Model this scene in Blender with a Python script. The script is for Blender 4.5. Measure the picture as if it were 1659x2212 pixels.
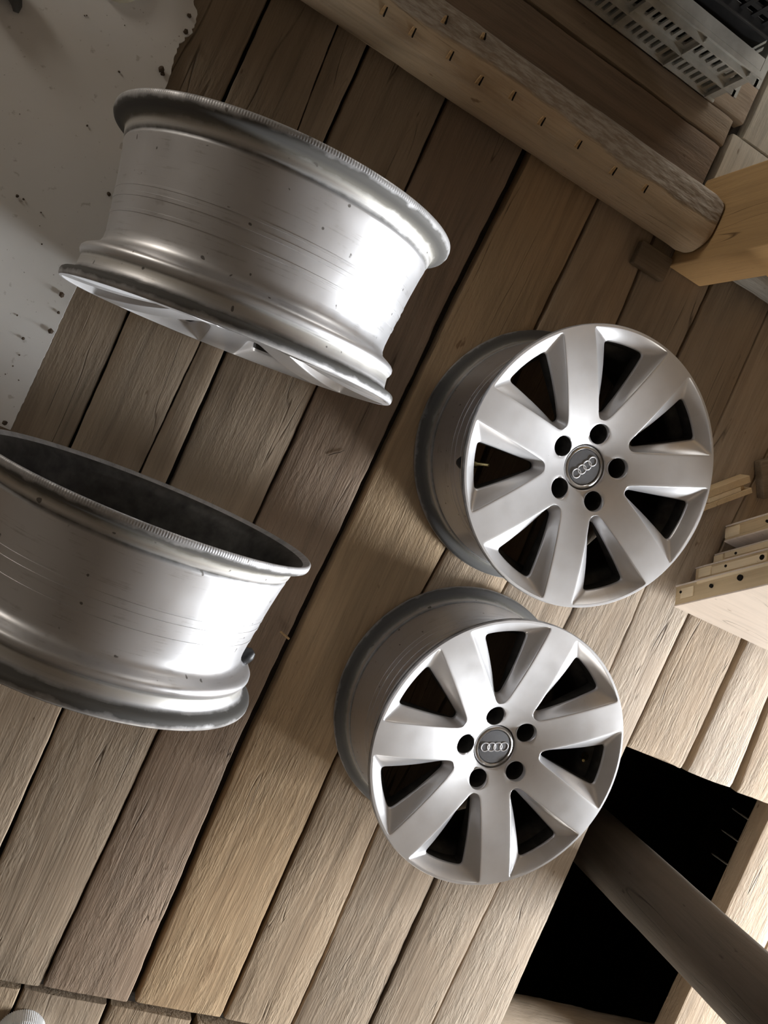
import bpy, bmesh, math, random
from mathutils import Vector, Matrix
random.seed(7)
S = bpy.context.scene
COL = S.collection
for o in list(bpy.data.objects):
    bpy.data.objects.remove(o)

# ------------------------------------------------------------------ camera
cam = bpy.data.cameras.new('camera')
cam.sensor_fit = 'VERTICAL'; cam.sensor_height = 36.0
cam.lens = 36.0 * 1767.56 / 2212.0
cam.clip_start = 0.02
camo = bpy.data.objects.new('camera', cam); COL.objects.link(camo)
camo.matrix_world = Matrix(((0.859088, -0.383607, -0.338841, 0.0),
                            (0.411606, 0.911284, 0.011896, 0.0),
                            (0.304217, -0.149688, 0.940769, 1.465),
                            (0, 0, 0, 1)))
S.camera = camo

# ------------------------------------------------------------------ world, window light, exposure
w = bpy.data.worlds.new('attic_world'); S.world = w; w.use_nodes = True
w.node_tree.nodes['Background'].inputs[0].default_value = (0.55, 0.62, 0.72, 1)
w.node_tree.nodes['Background'].inputs[1].default_value = 0.6
WIN = dict(x=4.0, y=-0.72, z=0.86, w=3.2, h=1.10)       # opening in the gable wall
la = bpy.data.lights.new('window_daylight', 'AREA'); la.shape = 'RECTANGLE'
la.size = WIN['w']; la.size_y = WIN['h']; la.energy = 1230; la.color = (0.93, 0.965, 1.0)
lo = bpy.data.objects.new('window_daylight', la); COL.objects.link(lo)
lo.location = (WIN['x'] + 0.02, WIN['y'], WIN['z'])
lo.rotation_euler = Vector((-1, 0.0, 0.0)).to_track_quat('-Z', 'Z').to_euler()
WIN2 = dict(x=1.05, y=2.2, z=0.45, w=1.0, h=0.5)       # unseen low opening, added to light the crates and the log top
lb = bpy.data.lights.new('added_back_daylight', 'AREA'); lb.shape = 'RECTANGLE'
lb.size = WIN2['w']; lb.size_y = WIN2['h']; lb.energy = 12; lb.color = (1.0, 0.97, 0.92)
lbo = bpy.data.objects.new('added_back_daylight', lb); COL.objects.link(lbo)
lbo.location = (WIN2['x'], WIN2['y'] + 0.02, WIN2['z'])
lbo.rotation_euler = Vector((0, -1, 0)).to_track_quat('-Z', 'Z').to_euler()
WIN3 = dict(x=1.65, y=-2.58, z=0.31, w=1.0, h=0.40)    # unseen low opening, added to light the post and log fronts
lc = bpy.data.lights.new('added_front_daylight', 'AREA'); lc.shape = 'RECTANGLE'
lc.size = WIN3['w']; lc.size_y = WIN3['h']; lc.energy = 42; lc.color = (1.0, 0.95, 0.88)
lco = bpy.data.objects.new('added_front_daylight', lc); COL.objects.link(lco)
lco.location = (WIN3['x'], WIN3['y'] - 0.02, WIN3['z'])
lco.rotation_euler = Vector((0, 1, 0)).to_track_quat('-Z', 'Z').to_euler()
WIN4 = dict(x=-1.98, y=1.30, z=0.42, w=0.5, h=0.40)    # unseen small opening, added to brighten the far end of the sheet
ld_ = bpy.data.lights.new('added_left_daylight', 'AREA'); ld_.shape = 'RECTANGLE'
ld_.size = WIN4['w']; ld_.size_y = WIN4['h']; ld_.energy = 19; ld_.color = (1.0, 0.93, 0.83)
ldo = bpy.data.objects.new('added_left_daylight', ld_); COL.objects.link(ldo)
ldo.location = (WIN4['x'] - 0.02, WIN4['y'], WIN4['z'])
ldo.rotation_euler = Vector((1, 0, 0)).to_track_quat('-Z', 'Z').to_euler()
S.view_settings.view_transform = 'Standard'
S.view_settings.look = 'None'
S.view_settings.gamma = 1.0
S.view_settings.use_curve_mapping = False
S.view_settings.exposure = 0.0

# ------------------------------------------------------------------ node helpers
def new_mat(name):
    m = bpy.data.materials.new(name); m.use_nodes = True
    nt = m.node_tree; b = nt.nodes['Principled BSDF']
    return m, nt, b
def N(nt, t, **kw):
    n = nt.nodes.new(t)
    for k, v in kw.items():
        if k.startswith('i_'):
            key = k[2:]
            key = int(key) if key.isdigit() else key.replace('_', ' ')
            n.inputs[key].default_value = v
        else:
            setattr(n, k, v)
    return n
def L(nt, a, b): nt.links.new(a, b)
def math_n(nt, op, a, b=None, clamp=False):
    n = nt.nodes.new('ShaderNodeMath'); n.operation = op; n.use_clamp = clamp
    for i, v in enumerate((a, b)):
        if v is None: continue
        if isinstance(v, (int, float)): n.inputs[i].default_value = v
        else: L(nt, v, n.inputs[i])
    return n.outputs[0]
def mixc(nt, fac, a, b, blend='MIX'):
    n = nt.nodes.new('ShaderNodeMix'); n.data_type = 'RGBA'; n.blend_type = blend
    for sock, v in ((n.inputs[0], fac), (n.inputs[6], a), (n.inputs[7], b)):
        if isinstance(v, (int, float)): sock.default_value = v
        elif isinstance(v, tuple): sock.default_value = v
        else: L(nt, v, sock)
    return n.outputs[2]
def ramp(nt, fac, stops):
    n = nt.nodes.new('ShaderNodeValToRGB'); e = n.color_ramp.elements
    while len(e) < len(stops): e.new(0.5)
    for el, (p, c) in zip(e, stops):
        el.position = p
        el.color = c if len(c) == 4 else (*c, 1)
    L(nt, fac, n.inputs[0]); return n.outputs[0]
def g(v): return (v, v, v, 1)
def scaled(nt, vec, s):
    n = nt.nodes.new('ShaderNodeVectorMath'); n.operation = 'MULTIPLY'
    L(nt, vec, n.inputs[0]); n.inputs[1].default_value = s; return n.outputs[0]
def noise(nt, vec, scale=1.0, detail=4.0, rough=0.55, dist=0.0):
    n = N(nt, 'ShaderNodeTexNoise'); L(nt, vec, n.inputs['Vector'])
    n.inputs['Scale'].default_value = scale; n.inputs['Detail'].default_value = detail
    n.inputs['Roughness'].default_value = rough; n.inputs['Distortion'].default_value = dist
    return n.outputs['Fac']
def bump(nt, bsdf, height, strength=0.5, dist=0.003):
    n = N(nt, 'ShaderNodeBump'); n.inputs['Strength'].default_value = strength
    n.inputs['Distance'].default_value = dist
    L(nt, height, n.inputs['Height']); L(nt, n.outputs[0], bsdf.inputs['Normal'])

def wood_mat(name, tint=None, axis='Y', rough=0.75, relief=0.8, contrast=1.0, fine=1.0, stain=0.5, dust=0.0, hewn=None):
    """Sawn timber: grain along one axis, fibres, stains, knots; tint None takes the object's colour."""
    m, nt, b = new_mat(name)
    tc = N(nt, 'ShaderNodeTexCoord'); oi = N(nt, 'ShaderNodeObjectInfo')
    off = N(nt, 'ShaderNodeCombineXYZ')
    L(nt, math_n(nt, 'MULTIPLY', oi.outputs['Random'], 37.0), off.inputs[0])
    L(nt, math_n(nt, 'MULTIPLY', oi.outputs['Random'], 91.0), off.inputs[1])
    L(nt, math_n(nt, 'MULTIPLY', oi.outputs['Random'], 13.0), off.inputs[2])
    add = N(nt, 'ShaderNodeVectorMath', operation='ADD')
    L(nt, tc.outputs['Object'], add.inputs[0]); L(nt, off.outputs[0], add.inputs[1])
    v = add.outputs[0]
    def ax(across, along):
        return {'X': (along, across, across), 'Y': (across, along, across), 'Z': (across, across, along)}[axis]
    warp = noise(nt, scaled(nt, v, ax(7, 2.0)), 1, 2)
    wv = N(nt, 'ShaderNodeVectorMath', operation='ADD')
    L(nt, v, wv.inputs[0])
    wc = N(nt, 'ShaderNodeCombineXYZ')
    for i in range(3): L(nt, math_n(nt, 'MULTIPLY', warp, 0.05), wc.inputs[i])
    L(nt, wc.outputs[0], wv.inputs[1])
    grain = noise(nt, scaled(nt, wv.outputs[0], ax(48, 1.6)), 1, 5, 0.62)
    fib = noise(nt, scaled(nt, v, ax(340 * fine, 7)), 1, 3, 0.6)
    blot = noise(nt, scaled(nt, v, ax(10, 4.5)), 1, 5, 0.62)
    rag = noise(nt, scaled(nt, v, ax(175, 34)), 1, 4, 0.65)
    pit = noise(nt, scaled(nt, v, ax(70, 26)), 1, 2, 0.5)
    ck = noise(nt, scaled(nt, wv.outputs[0], ax(16, 0.9)), 1, 2, 0.5)
    crack = math_n(nt, 'SUBTRACT', 1.0, math_n(nt, 'MULTIPLY', math_n(nt, 'ABSOLUTE', math_n(nt, 'SUBTRACT', ck, 0.56)), 150.0), True)
    crack = math_n(nt, 'MULTIPLY', crack, ramp(nt, blot, [(0.46, g(0)), (0.60, g(1))]))
    vor = N(nt, 'ShaderNodeTexVoronoi'); L(nt, scaled(nt, v, ax(5.5, 2.2)), vor.inputs['Vector'])
    vor.inputs['Scale'].default_value = 1.0
    knot = math_n(nt, 'SUBTRACT', 1.0, math_n(nt, 'MULTIPLY', vor.outputs['Distance'], 9.0, True), True)
    base = oi.outputs['Color'] if tint is None else (*tint, 1)
    k = contrast
    c = mixc(nt, 1.0, base, ramp(nt, grain, [(0.25, g(1 - 0.30 * k)), (0.50, g(1.0)), (0.75, g(1 + 0.10 * k))]), 'MULTIPLY')
    c = mixc(nt, 1.0, c, ramp(nt, fib, [(0.30, g(1 - 0.16 * k)), (0.55, g(1.0))]), 'MULTIPLY')
    c = mixc(nt, ramp(nt, blot, [(0.40, g(0)), (0.75, g(stain))]), c, mixc(nt, 1.0, c, (0.80, 0.86, 0.90, 1), 'MULTIPLY'))
    c = mixc(nt, ramp(nt, blot, [(0.25, g(stain * 0.8)), (0.46, g(0))]), c, mixc(nt, 1.0, c, (0.62, 0.56, 0.50, 1), 'MULTIPLY'))
    c = mixc(nt, math_n(nt, 'MULTIPLY', knot, 0.55), c, mixc(nt, 1.0, c, (0.45, 0.36, 0.28, 1), 'MULTIPLY'))
    c = mixc(nt, math_n(nt, 'MULTIPLY', crack, 0.8), c, mixc(nt, 1.0, c, (0.14, 0.11, 0.09, 1), 'MULTIPLY'))
    c = mixc(nt, ramp(nt, pit, [(0.72, g(0)), (0.78, g(0.7))]), c, mixc(nt, 1.0, c, (0.35, 0.27, 0.2, 1), 'MULTIPLY'))
    if dust:
        c = mixc(nt, ramp(nt, rag, [(0.52, g(0)), (0.75, g(dust))]), c, (0.55, 0.53, 0.50, 1))
    hm = None
    if hewn is not None:                                # upper side adzed and weathered grey
        so = N(nt, 'ShaderNodeSeparateXYZ'); L(nt, tc.outputs['Object'], so.inputs[0])
        q = math_n(nt, 'ADD', so.outputs[2], math_n(nt, 'MULTIPLY', so.outputs[1], 0.9))
        q = math_n(nt, 'ADD', q, math_n(nt, 'MULTIPLY', math_n(nt, 'SUBTRACT', blot, 0.5), 0.05))
        hm = math_n(nt, 'MULTIPLY', math_n(nt, 'SUBTRACT', q, hewn), 160.0, True)
        hc = mixc(nt, ramp(nt, rag, [(0.4, g(0)), (0.6, g(1))]), (0.26, 0.215, 0.175, 1), (0.46, 0.42, 0.37, 1))
        c = mixc(nt, math_n(nt, 'MULTIPLY', hm, 0.8), c, hc)
    L(nt, c, b.inputs['Base Color'])
    b.inputs['Roughness'].default_value = rough
    b.inputs['Specular IOR Level'].default_value = 0.25
    h = math_n(nt, 'ADD', math_n(nt, 'MULTIPLY', grain, 0.55), math_n(nt, 'MULTIPLY', fib, 0.14))
    rgm = ramp(nt, blot, [(0.42, g(0.12)), (0.62, g(1.0))])
    h = math_n(nt, 'ADD', h, math_n(nt, 'MULTIPLY', math_n(nt, 'MULTIPLY', rag, rgm), 0.75))
    h = math_n(nt, 'SUBTRACT', h, math_n(nt, 'MULTIPLY', crack, 0.5))
    if hm is not None:
        h = math_n(nt, 'ADD', h, math_n(nt, 'MULTIPLY', math_n(nt, 'MULTIPLY', pit, hm), 2.0))
    bump(nt, b, h, relief, 0.005)
    return m

def plain_mat(name, col, rough=0.6, metal=0.0, nscale=40.0, amt=0.12, bmp=0.1, spec=0.4):
    m, nt, b = new_mat(name)
    tc = N(nt, 'ShaderNodeTexCoord')
    n = noise(nt, tc.outputs['Object'], nscale, 4)
    c = mixc(nt, 1.0, (*col, 1), ramp(nt, n, [(0.3, g(1 - amt)), (0.7, g(1 + amt))]), 'MULTIPLY')
    L(nt, c, b.inputs['Base Color'])
    b.inputs['Roughness'].default_value = rough; b.inputs['Metallic'].default_value = metal
    b.inputs['Specular IOR Level'].default_value = spec
    if bmp: bump(nt, b, n, bmp, 0.002)
    return m

W_RIM = 0.2375
def barrel_mat():
    m, nt, b = new_mat('rim_barrel_silver')
    tc = N(nt, 'ShaderNodeTexCoord'); v = tc.outputs['Object']
    sp = N(nt, 'ShaderNodeSeparateXYZ'); L(nt, v, sp.inputs[0])
    z = sp.outputs[2]
    ang = math_n(nt, 'ARCTAN2', sp.outputs[1], sp.outputs[0])
    rr = math_n(nt, 'SQRT', math_n(nt, 'ADD', math_n(nt, 'POWER', sp.outputs[0], 2.0), math_n(nt, 'POWER', sp.outputs[1], 2.0)))
    cyl = N(nt, 'ShaderNodeCombineXYZ')
    L(nt, math_n(nt, 'MULTIPLY', ang, 2.2), cyl.inputs[0]); L(nt, math_n(nt, 'MULTIPLY', z, 420.0), cyl.inputs[1])
    L(nt, math_n(nt, 'MULTIPLY', rr, 40.0), cyl.inputs[2])
    streak = noise(nt, cyl.outputs[0], 1, 3, 0.6)
    cyl2 = N(nt, 'ShaderNodeCombineXYZ')
    L(nt, math_n(nt, 'MULTIPLY', ang, 7.0), cyl2.inputs[0]); L(nt, math_n(nt, 'MULTIPLY', z, 30.0), cyl2.inputs[1])
    patch = noise(nt, cyl2.outputs[0], 1, 4, 0.6)
    specks = noise(nt, v, 85, 1, 0.4)
    c = mixc(nt, ramp(nt, math_n(nt, 'MULTIPLY', streak, patch), [(0.10, g(0.5)), (0.19, g(0.0))]), (0.64, 0.635, 0.645, 1), (0.33, 0.315, 0.30, 1))
    # grime lines where the tyre beads sat
    def band(pos, width):
        d = math_n(nt, 'ABSOLUTE', math_n(nt, 'SUBTRACT', z, pos))
        return math_n(nt, 'SUBTRACT', 1.0, math_n(nt, 'DIVIDE', d, width), True)
    grime_shade = math_n(nt, 'ADD', math_n(nt, 'ADD', band(0.0355, 0.006), math_n(nt, 'MULTIPLY', band(0.2245, 0.010), 1.6)), math_n(nt, 'ADD', math_n(nt, 'MULTIPLY', band(0.2015, 0.003), 0.7), math_n(nt, 'MULTIPLY', band(0.0170, 0.0105), 1.6)))
    grime_shade = math_n(nt, 'MULTIPLY', grime_shade, ramp(nt, patch, [(0.25, g(0.55)), (0.60, g(1.0))]), True)
    flg = math_n(nt, 'ADD', math_n(nt, 'LESS_THAN', z, 0.016), math_n(nt, 'GREATER_THAN', z, W_RIM - 0.016), True)
    grime_shade = math_n(nt, 'ADD', grime_shade, math_n(nt, 'MULTIPLY', flg, ramp(nt, patch, [(0.35, g(0.15)), (0.65, g(0.6))])), True)  # flanges darkened all over: dirt plus shade put into the colour
    c = mixc(nt, math_n(nt, 'MULTIPLY', grime_shade, 0.92), c, (0.035, 0.032, 0.026, 1))
    # bead seats carry a yellowish rubber film
    film = math_n(nt, 'ADD', band(0.207, 0.010), band(0.026, 0.010), True)
    c = mixc(nt, math_n(nt, 'MULTIPLY', film, 0.35), c, (0.62, 0.58, 0.46, 1))
    c = mixc(nt, ramp(nt, specks, [(0.755, g(0)), (0.78, g(0.8))]), c, (0.10, 0.09, 0.08, 1))
    # brake dust on the inside of the barrel
    inside = math_n(nt, 'LESS_THAN', math_n(nt, 'SUBTRACT', rr, math_n(nt, 'MULTIPLY', math_n(nt, 'SUBTRACT', 0.1625, z), 0.12)), 0.2065)
    inside = math_n(nt, 'MULTIPLY', inside, math_n(nt, 'LESS_THAN', rr, 0.2235))
    c = mixc(nt, math_n(nt, 'MULTIPLY', inside, 0.0), c, (0.05, 0.05, 0.05, 1))
    L(nt, c, b.inputs['Base Color'])
    L(nt, math_n(nt, 'SUBTRACT', 0.86, math_n(nt, 'MULTIPLY', grime_shade, 0.8), True), b.inputs['Metallic'])
    L(nt, math_n(nt, 'ADD', 0.35, math_n(nt, 'ADD', math_n(nt, 'MULTIPLY', patch, 0.14), math_n(nt, 'MULTIPLY', grime_shade, 0.3))), b.inputs['Roughness'])
    kn = math_n(nt, 'SINE', math_n(nt, 'MULTIPLY', ang, 440.0))
    kmask = math_n(nt, 'MULTIPLY', math_n(nt, 'LESS_THAN', z, 0.0075), ramp(nt, patch, [(0.35, g(0.1)), (0.6, g(1.0))]))
    h = math_n(nt, 'ADD', math_n(nt, 'MULTIPLY', math_n(nt, 'MULTIPLY', kn, kmask), 0.30), math_n(nt, 'MULTIPLY', streak, 0.04))
    bump(nt, b, h, 0.35, 0.0015)
    return m

def paint_mat():
    m, nt, b = new_mat('silver_wheel_paint')
    tc = N(nt, 'ShaderNodeTexCoord'); v = tc.outputs['Object']
    n1 = noise(nt, scaled(nt, v, (30, 30, 30)), 1, 4)
    n2 = noise(nt, scaled(nt, v, (160, 28, 90)), 1, 3, 0.6, 0.6)
    n3 = noise(nt, scaled(nt, v, (22, 190, 90)), 1, 3, 0.6, 0.8)
    c = mixc(nt, ramp(nt, n1, [(0.3, g(0.12)), (0.6, g(0))]), (0.77, 0.765, 0.775, 1), (0.46, 0.44, 0.42, 1))
    sc = math_n(nt, 'MAXIMUM', n2, n3)
    c = mixc(nt, ramp(nt, sc, [(0.745, g(0)), (0.775, g(0.55))]), c, (0.17, 0.17, 0.19, 1))
    L(nt, c, b.inputs['Base Color'])
    b.inputs['Metallic'].default_value = 0.5
    L(nt, math_n(nt, 'ADD', 0.30, math_n(nt, 'MULTIPLY', n1, 0.12)), b.inputs['Roughness'])
    b.inputs['Coat Weight'].default_value = 0.25; b.inputs['Coat Roughness'].default_value = 0.22
    return m

M = {}
M['plank'] = wood_mat('old_floor_boards', None, 'Y', relief=0.65)
M['plank_x'] = wood_mat('old_floor_boards_across', None, 'X', relief=0.6)
M['log'] = wood_mat('peeled_log', (0.55, 0.42, 0.28), 'X', relief=0.55, contrast=0.8, stain=0.9, dust=0.15, hewn=0.040)
M['log_grey'] = wood_mat('weathered_beam', (0.30, 0.28, 0.25), 'X', relief=0.6, contrast=0.9, stain=0.9, dust=0.3)
M['pole'] = wood_mat('bare_round_pole', (0.088, 0.070, 0.053), 'Z', relief=0.35, contrast=0.6, stain=0.8)
M['pine'] = wood_mat('fresh_pine', (0.56, 0.36, 0.17), 'Z', relief=0.3, contrast=0.6, stain=0.2)
M['joist'] = wood_mat('dark_joist', (0.20, 0.15, 0.10), 'X', relief=0.5)
M['underfloor'] = wood_mat('gap_shade_underfloor', (0.045, 0.036, 0.028), 'X', relief=0.5)  # near-black puts the shade of the board gaps into the colour
M['wall'] = wood_mat('attic_boarding', (0.105, 0.082, 0.060), 'Z', relief=0.4)
M['veneer'] = wood_mat('pale_maple_laminate', (0.66, 0.56, 0.47), 'X', rough=0.45, relief=0.05, contrast=0.45, fine=0.5, stain=0.15)
M['doorpine'] = wood_mat('pine_door_edge', (0.56, 0.42, 0.25), 'Z', rough=0.6, relief=0.2, contrast=0.5, stain=0.3)
M['doorlight'] = wood_mat('light_pine_insert', (0.72, 0.58, 0.38), 'Z', rough=0.6, relief=0.15, contrast=0.4, stain=0.15)
M['barrel'] = barrel_mat()
M['paint'] = paint_mat()
M['capgrey'] = plain_mat('cap_satin_grey', (0.20, 0.205, 0.22), 0.38, 0.35, 200, 0.05, 0.0)
M['chrome'] = plain_mat('chrome', (0.85, 0.85, 0.87), 0.35, 0.45, 80, 0.03, 0.0)
M['capring'] = plain_mat('cap_ring_metal', (0.62, 0.62, 0.62), 0.25, 0.9, 80, 0.05, 0.0)
M['brass'] = plain_mat('valve_brass', (0.72, 0.60, 0.30), 0.25, 1.0, 100, 0.08, 0.0)
M['dust_shade'] = plain_mat('brake_dust_and_shade', (0.045, 0.042, 0.038), 0.6, 0.25, 45, 0.5, 0.15)  # near-black mixes brake dust with shade inside rims, pockets and bolt holes
M['rubber'] = plain_mat('black_rubber', (0.015, 0.016, 0.018), 0.45, 0.0, 60, 0.2, 0.05)
M['dark'] = plain_mat('cavity_shade', (0.012, 0.010, 0.008), 0.95, 0.0, 30, 0.1, 0.0, 0.1)  # near-black stands in for the shade inside holes and slits
M['crate'] = plain_mat('dusty_grey_plastic', (0.52, 0.52, 0.48), 0.65, 0.0, 25, 0.18, 0.1)
M['black'] = plain_mat('black_plastic', (0.022, 0.022, 0.023), 0.38, 0.0, 30, 0.3, 0.1)
M['nail'] = plain_mat('nail_steel', (0.60, 0.56, 0.48), 0.35, 0.9, 120, 0.15, 0.0)
M['toolgrey'] = plain_mat('dull_dark_metal', (0.10, 0.10, 0.095), 0.55, 0.5, 60, 0.2, 0.1)
M['cream'] = plain_mat('cream_plastic', (0.62, 0.58, 0.45), 0.5, 0.0, 60, 0.08, 0.05)
M['white'] = plain_mat('white_ribbed_plastic', (0.80, 0.81, 0.82), 0.4, 0.0, 60, 0.05, 0.0)
M['crumb'] = plain_mat('dirt_crumbs', (0.09, 0.065, 0.045), 0.95, 0.0, 150, 0.4, 0.3)
M['splinter'] = plain_mat('torn_wood', (0.45, 0.30, 0.15), 0.9, 0.0, 150, 0.3, 0.3)

def sheet_mat():
    m, nt, b = new_mat('white_hardboard')
    tc = N(nt, 'ShaderNodeTexCoord'); v = tc.outputs['Object']
    n1 = noise(nt, v, 5, 4); n2 = noise(nt, v, 60, 3); n3 = noise(nt, v, 200, 2)
    c = mixc(nt, ramp(nt, n1, [(0.35, g(0)), (0.75, g(0.35))]), (0.80, 0.79, 0.77, 1), (0.66, 0.63, 0.56, 1))
    c = mixc(nt, ramp(nt, n2, [(0.66, g(0)), (0.72, g(0.5))]), c, (0.40, 0.37, 0.32, 1))
    c = mixc(nt, ramp(nt, n3, [(0.74, g(0)), (0.77, g(0.7))]), c, (0.15, 0.12, 0.10, 1))
    L(nt, c, b.inputs['Base Color']); b.inputs['Roughness'].default_value = 0.6
    bump(nt, b, n2, 0.08, 0.002)
    return m
M['sheet'] = sheet_mat()

# ------------------------------------------------------------------ object helpers
def link(name, me, mat, parent=None, smooth=True, autosmooth=None):
    o = bpy.data.objects.new(name, me); COL.objects.link(o)
    if mat is not None and not me.materials: me.materials.append(mat)
    if parent is not None: o.parent = parent
    if smooth:
        me.polygons.foreach_set('use_smooth', [True] * len(me.polygons))
    return o
def mesh_from(name, verts, faces, fix=True):
    me = bpy.data.meshes.new(name); me.from_pydata([tuple(v) for v in verts], [], faces)
    if fix:
        bm = bmesh.new(); bm.from_mesh(me)
        bmesh.ops.recalc_face_normals(bm, faces=bm.faces); bm.to_mesh(me); bm.free()
    me.update(); return me
def bm_mesh(name, bm):
    me = bpy.data.meshes.new(name); bmesh.ops.recalc_face_normals(bm, faces=bm.faces)
    bm.to_mesh(me); bm.free(); me.update(); return me
def sharp(me, deg=35):
    me.polygons.foreach_set('use_smooth', [True] * len(me.polygons))
    if hasattr(me, 'set_sharp_from_angle'): me.set_sharp_from_angle(angle=math.radians(deg))
def add_box(bm, x0, x1, y0, y1, z0, z1, bev=0.0):
    r = bmesh.ops.create_cube(bm, size=1.0)
    for v in r['verts']:
        v.co = Vector(((x0 + x1) / 2 + v.co.x * (x1 - x0), (y0 + y1) / 2 + v.co.y * (y1 - y0), (z0 + z1) / 2 + v.co.z * (z1 - z0)))
    if bev:
        es = list({e for v in r['verts'] for e in v.link_edges})
        bmesh.ops.bevel(bm, geom=es, offset=bev, segments=2, affect='EDGES', profile=0.5)
def box(name, dims, mat, parent=None, bev=0.0):
    bm = bmesh.new(); add_box(bm, *dims, bev=bev)
    me = bm_mesh(name, bm); o = link(name, me, mat, parent, smooth=False)
    if bev: sharp(me, 50)
    return o
def empty(name, loc=(0, 0, 0), label=None, cat=None, group=None, kind=None):
    o = bpy.data.objects.new(name, None); COL.objects.link(o); o.location = loc; o.empty_display_size = 0.05
    tag(o, label, cat, group, kind); return o
def tag(o, label=None, cat=None, group=None, kind=None):
    for k, v in (('label', label), ('category', cat), ('group', group), ('kind', kind)):
        if v: o[k] = v
    return o
def lathe(prof, seg=96, closed=False):
    vs, fs = [], []
    n = len(prof)
    for i in range(seg):
        a = 2 * math.pi * i / seg; ca, sa = math.cos(a), math.sin(a)
        for (r, z) in prof: vs.append((r * ca, r * sa, z))
    for i in range(seg):
        j = (i + 1) % seg
        for k in range(n if closed else n - 1):
            l = (k + 1) % n
            fs.append((i * n + k, j * n + k, j * n + l, i * n + l))
    return vs, fs

# ================================================================== SETTING
HX0, HX1, HY0, HY1 = 1.280, 1.750, -1.12, -0.278     # hatch opening
floor_bm = bmesh.new()
FX0, FX1, FY0, FY1 = -1.98, 4.0, -2.58, 2.2
ZS0, ZS1 = -0.052, -0.031
add_box(floor_bm, FX0, HX0 - 0.004, FY0, FY1, ZS0, ZS1)
add_box(floor_bm, HX1 + 0.004, FX1, FY0, FY1, ZS0, ZS1)
add_box(floor_bm, HX0 - 0.004, HX1 + 0.004, HY1 + 0.004, FY1, ZS0, ZS1)
add_box(floor_bm, HX0 - 0.004, HX1 + 0.004, FY0, HY0 - 0.004, ZS0, ZS1)
floor = link('floor', bm_mesh('floor', floor_bm), M['underfloor'], smooth=False)
tag(floor, 'old rough-sawn attic floor of wide boards with dark gaps', None, None, 'structure')

PAL = {'grey': (0.335, 0.270, 0.205), 'tan': (0.380, 0.295, 0.210), 'brown': (0.265, 0.200, 0.150), 'rust': (0.235, 0.160, 0.100),
       'honey': (0.46, 0.335, 0.210), 'pale': (0.42, 0.35, 0.28), 'dark': (0.185, 0.150, 0.115), 'white': (0.52, 0.49, 0.43)}
def interp(pts, y):
    pts = sorted(pts)
    if y <= pts[0][0]: return pts[0][1]
    for (a, b), (c, d) in zip(pts, pts[1:]):
        if y <= c: return b + (d - b) * (y - a) / (c - a)
    return pts[-1][1]
def wob(seed):
    r = random.Random(seed); ph = [(r.uniform(0, 6.3), r.uniform(0.8, 1.2)) for _ in range(5)]
    def f(t):
        return (math.sin(t * 6 * ph[0][1] + ph[0][0]) * 1.0 + math.sin(t * 17 * ph[1][1] + ph[1][0]) * 0.7 +
                math.sin(t * 41 * ph[2][1] + ph[2][0]) * 0.45 + math.sin(t * 97 * ph[3][1] + ph[3][0]) * 0.35 + math.sin(t * 190 * ph[4][1] + ph[4][0]) * 0.25) / 2.2
    return f
def board(left, right, y0, y1, ztop, col, th=0.029, gap0=0.002, gap1=0.002, step=0.014, rag=0.0016, axis='Y', tilt=0.0, name='plank', jag=0.002):
    """A floor board between two seam lines given as functions of the running coordinate."""
    key = random.random()
    wl, wr, we0, we1, wz = wob(key), wob(key + 1), wob(key + 2), wob(key + 3), wob(key + 4)
    n = max(2, int((y1 - y0) / step))
    us = [0.0, 0.012, 0.05, 0.35, 0.65, 0.95, 0.988, 1.0]
    dz = [-0.004, -0.0012, 0, 0, 0, 0, -0.0012, -0.004]
    xm = (left(0.5 * (y0 + y1)) + right(0.5 * (y0 + y1))) / 2; ym = (y0 + y1) / 2
    vs, fs = [], []
    K = len(us)
    for i in range(n + 1):
        t = i / n
        yb = y0 + (y1 - y0) * t
        a = left(yb) + gap0 + wl(yb) * rag; c = right(yb) - gap1 + wr(yb) * rag
        for k in range(K):
            x = a + (c - a) * us[k]
            y = yb
            if i == 0: y += we0(x * 3) * jag
            if i == n: y += we1(x * 3) * jag
            z = ztop + dz[k] + wz(yb * 0.3) * 0.0008 + tilt * (us[k] - 0.5)
            if i in (0, n): z -= 0.0025
            vs.append((x - xm, y - ym, z))
        vs.append((a - xm, yb - ym, ztop - th)); vs.append((c - xm, yb - ym, ztop - th))
    R = K + 2
    for i in range(n):
        b0, b1 = i * R, (i + 1) * R
        for k in range(K - 1): fs.append((b0 + k, b0 + k + 1, b1 + k + 1, b1 + k))
        fs.append((b0 + K - 1, b0 + K + 1, b1 + K + 1, b1 + K - 1))
        fs.append((b0 + K, b0, b1, b1 + K))
        fs.append((b0 + K + 1, b0 + K, b1 + K, b1 + K + 1))
    for b0, rev in ((0, False), (n * R, True)):
        f = [b0 + K] + [b0 + k for k in range(K)] + [b0 + K + 1]
        fs.append(tuple(f))
    if axis == 'X':
        vs = [(y, x, z) for (x, y, z) in vs]
    me = mesh_from(name, vs, fs)
    sharp(me, 40)
    o = link(name, me, M['plank'] if axis == 'Y' else M['plank_x'], floor, smooth=False)
    o.location = (xm, ym, 0) if axis == 'Y' else (ym, xm, 0)
    c = PAL[col]; j = random.uniform(0.93, 1.07)
    o.color = (c[0] * j, c[1] * j * 0.96, c[2] * j * 0.90, 1)
    return o
def const(v): return lambda y: v
def seam(*pts): return lambda y: interp(pts, y)
s0 = const(-0.200)
s1 = const(-0.030)
s1b = seam((0.70, 0.088), (0.50, 0.098), (0.0, 0.092), (-0.15, 0.090))
s2 = seam((0.70, 0.147), (0.50, 0.147), (0.12, 0.139), (-0.12, 0.141), (-0.56, 0.135), (-0.84, 0.138))
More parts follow.
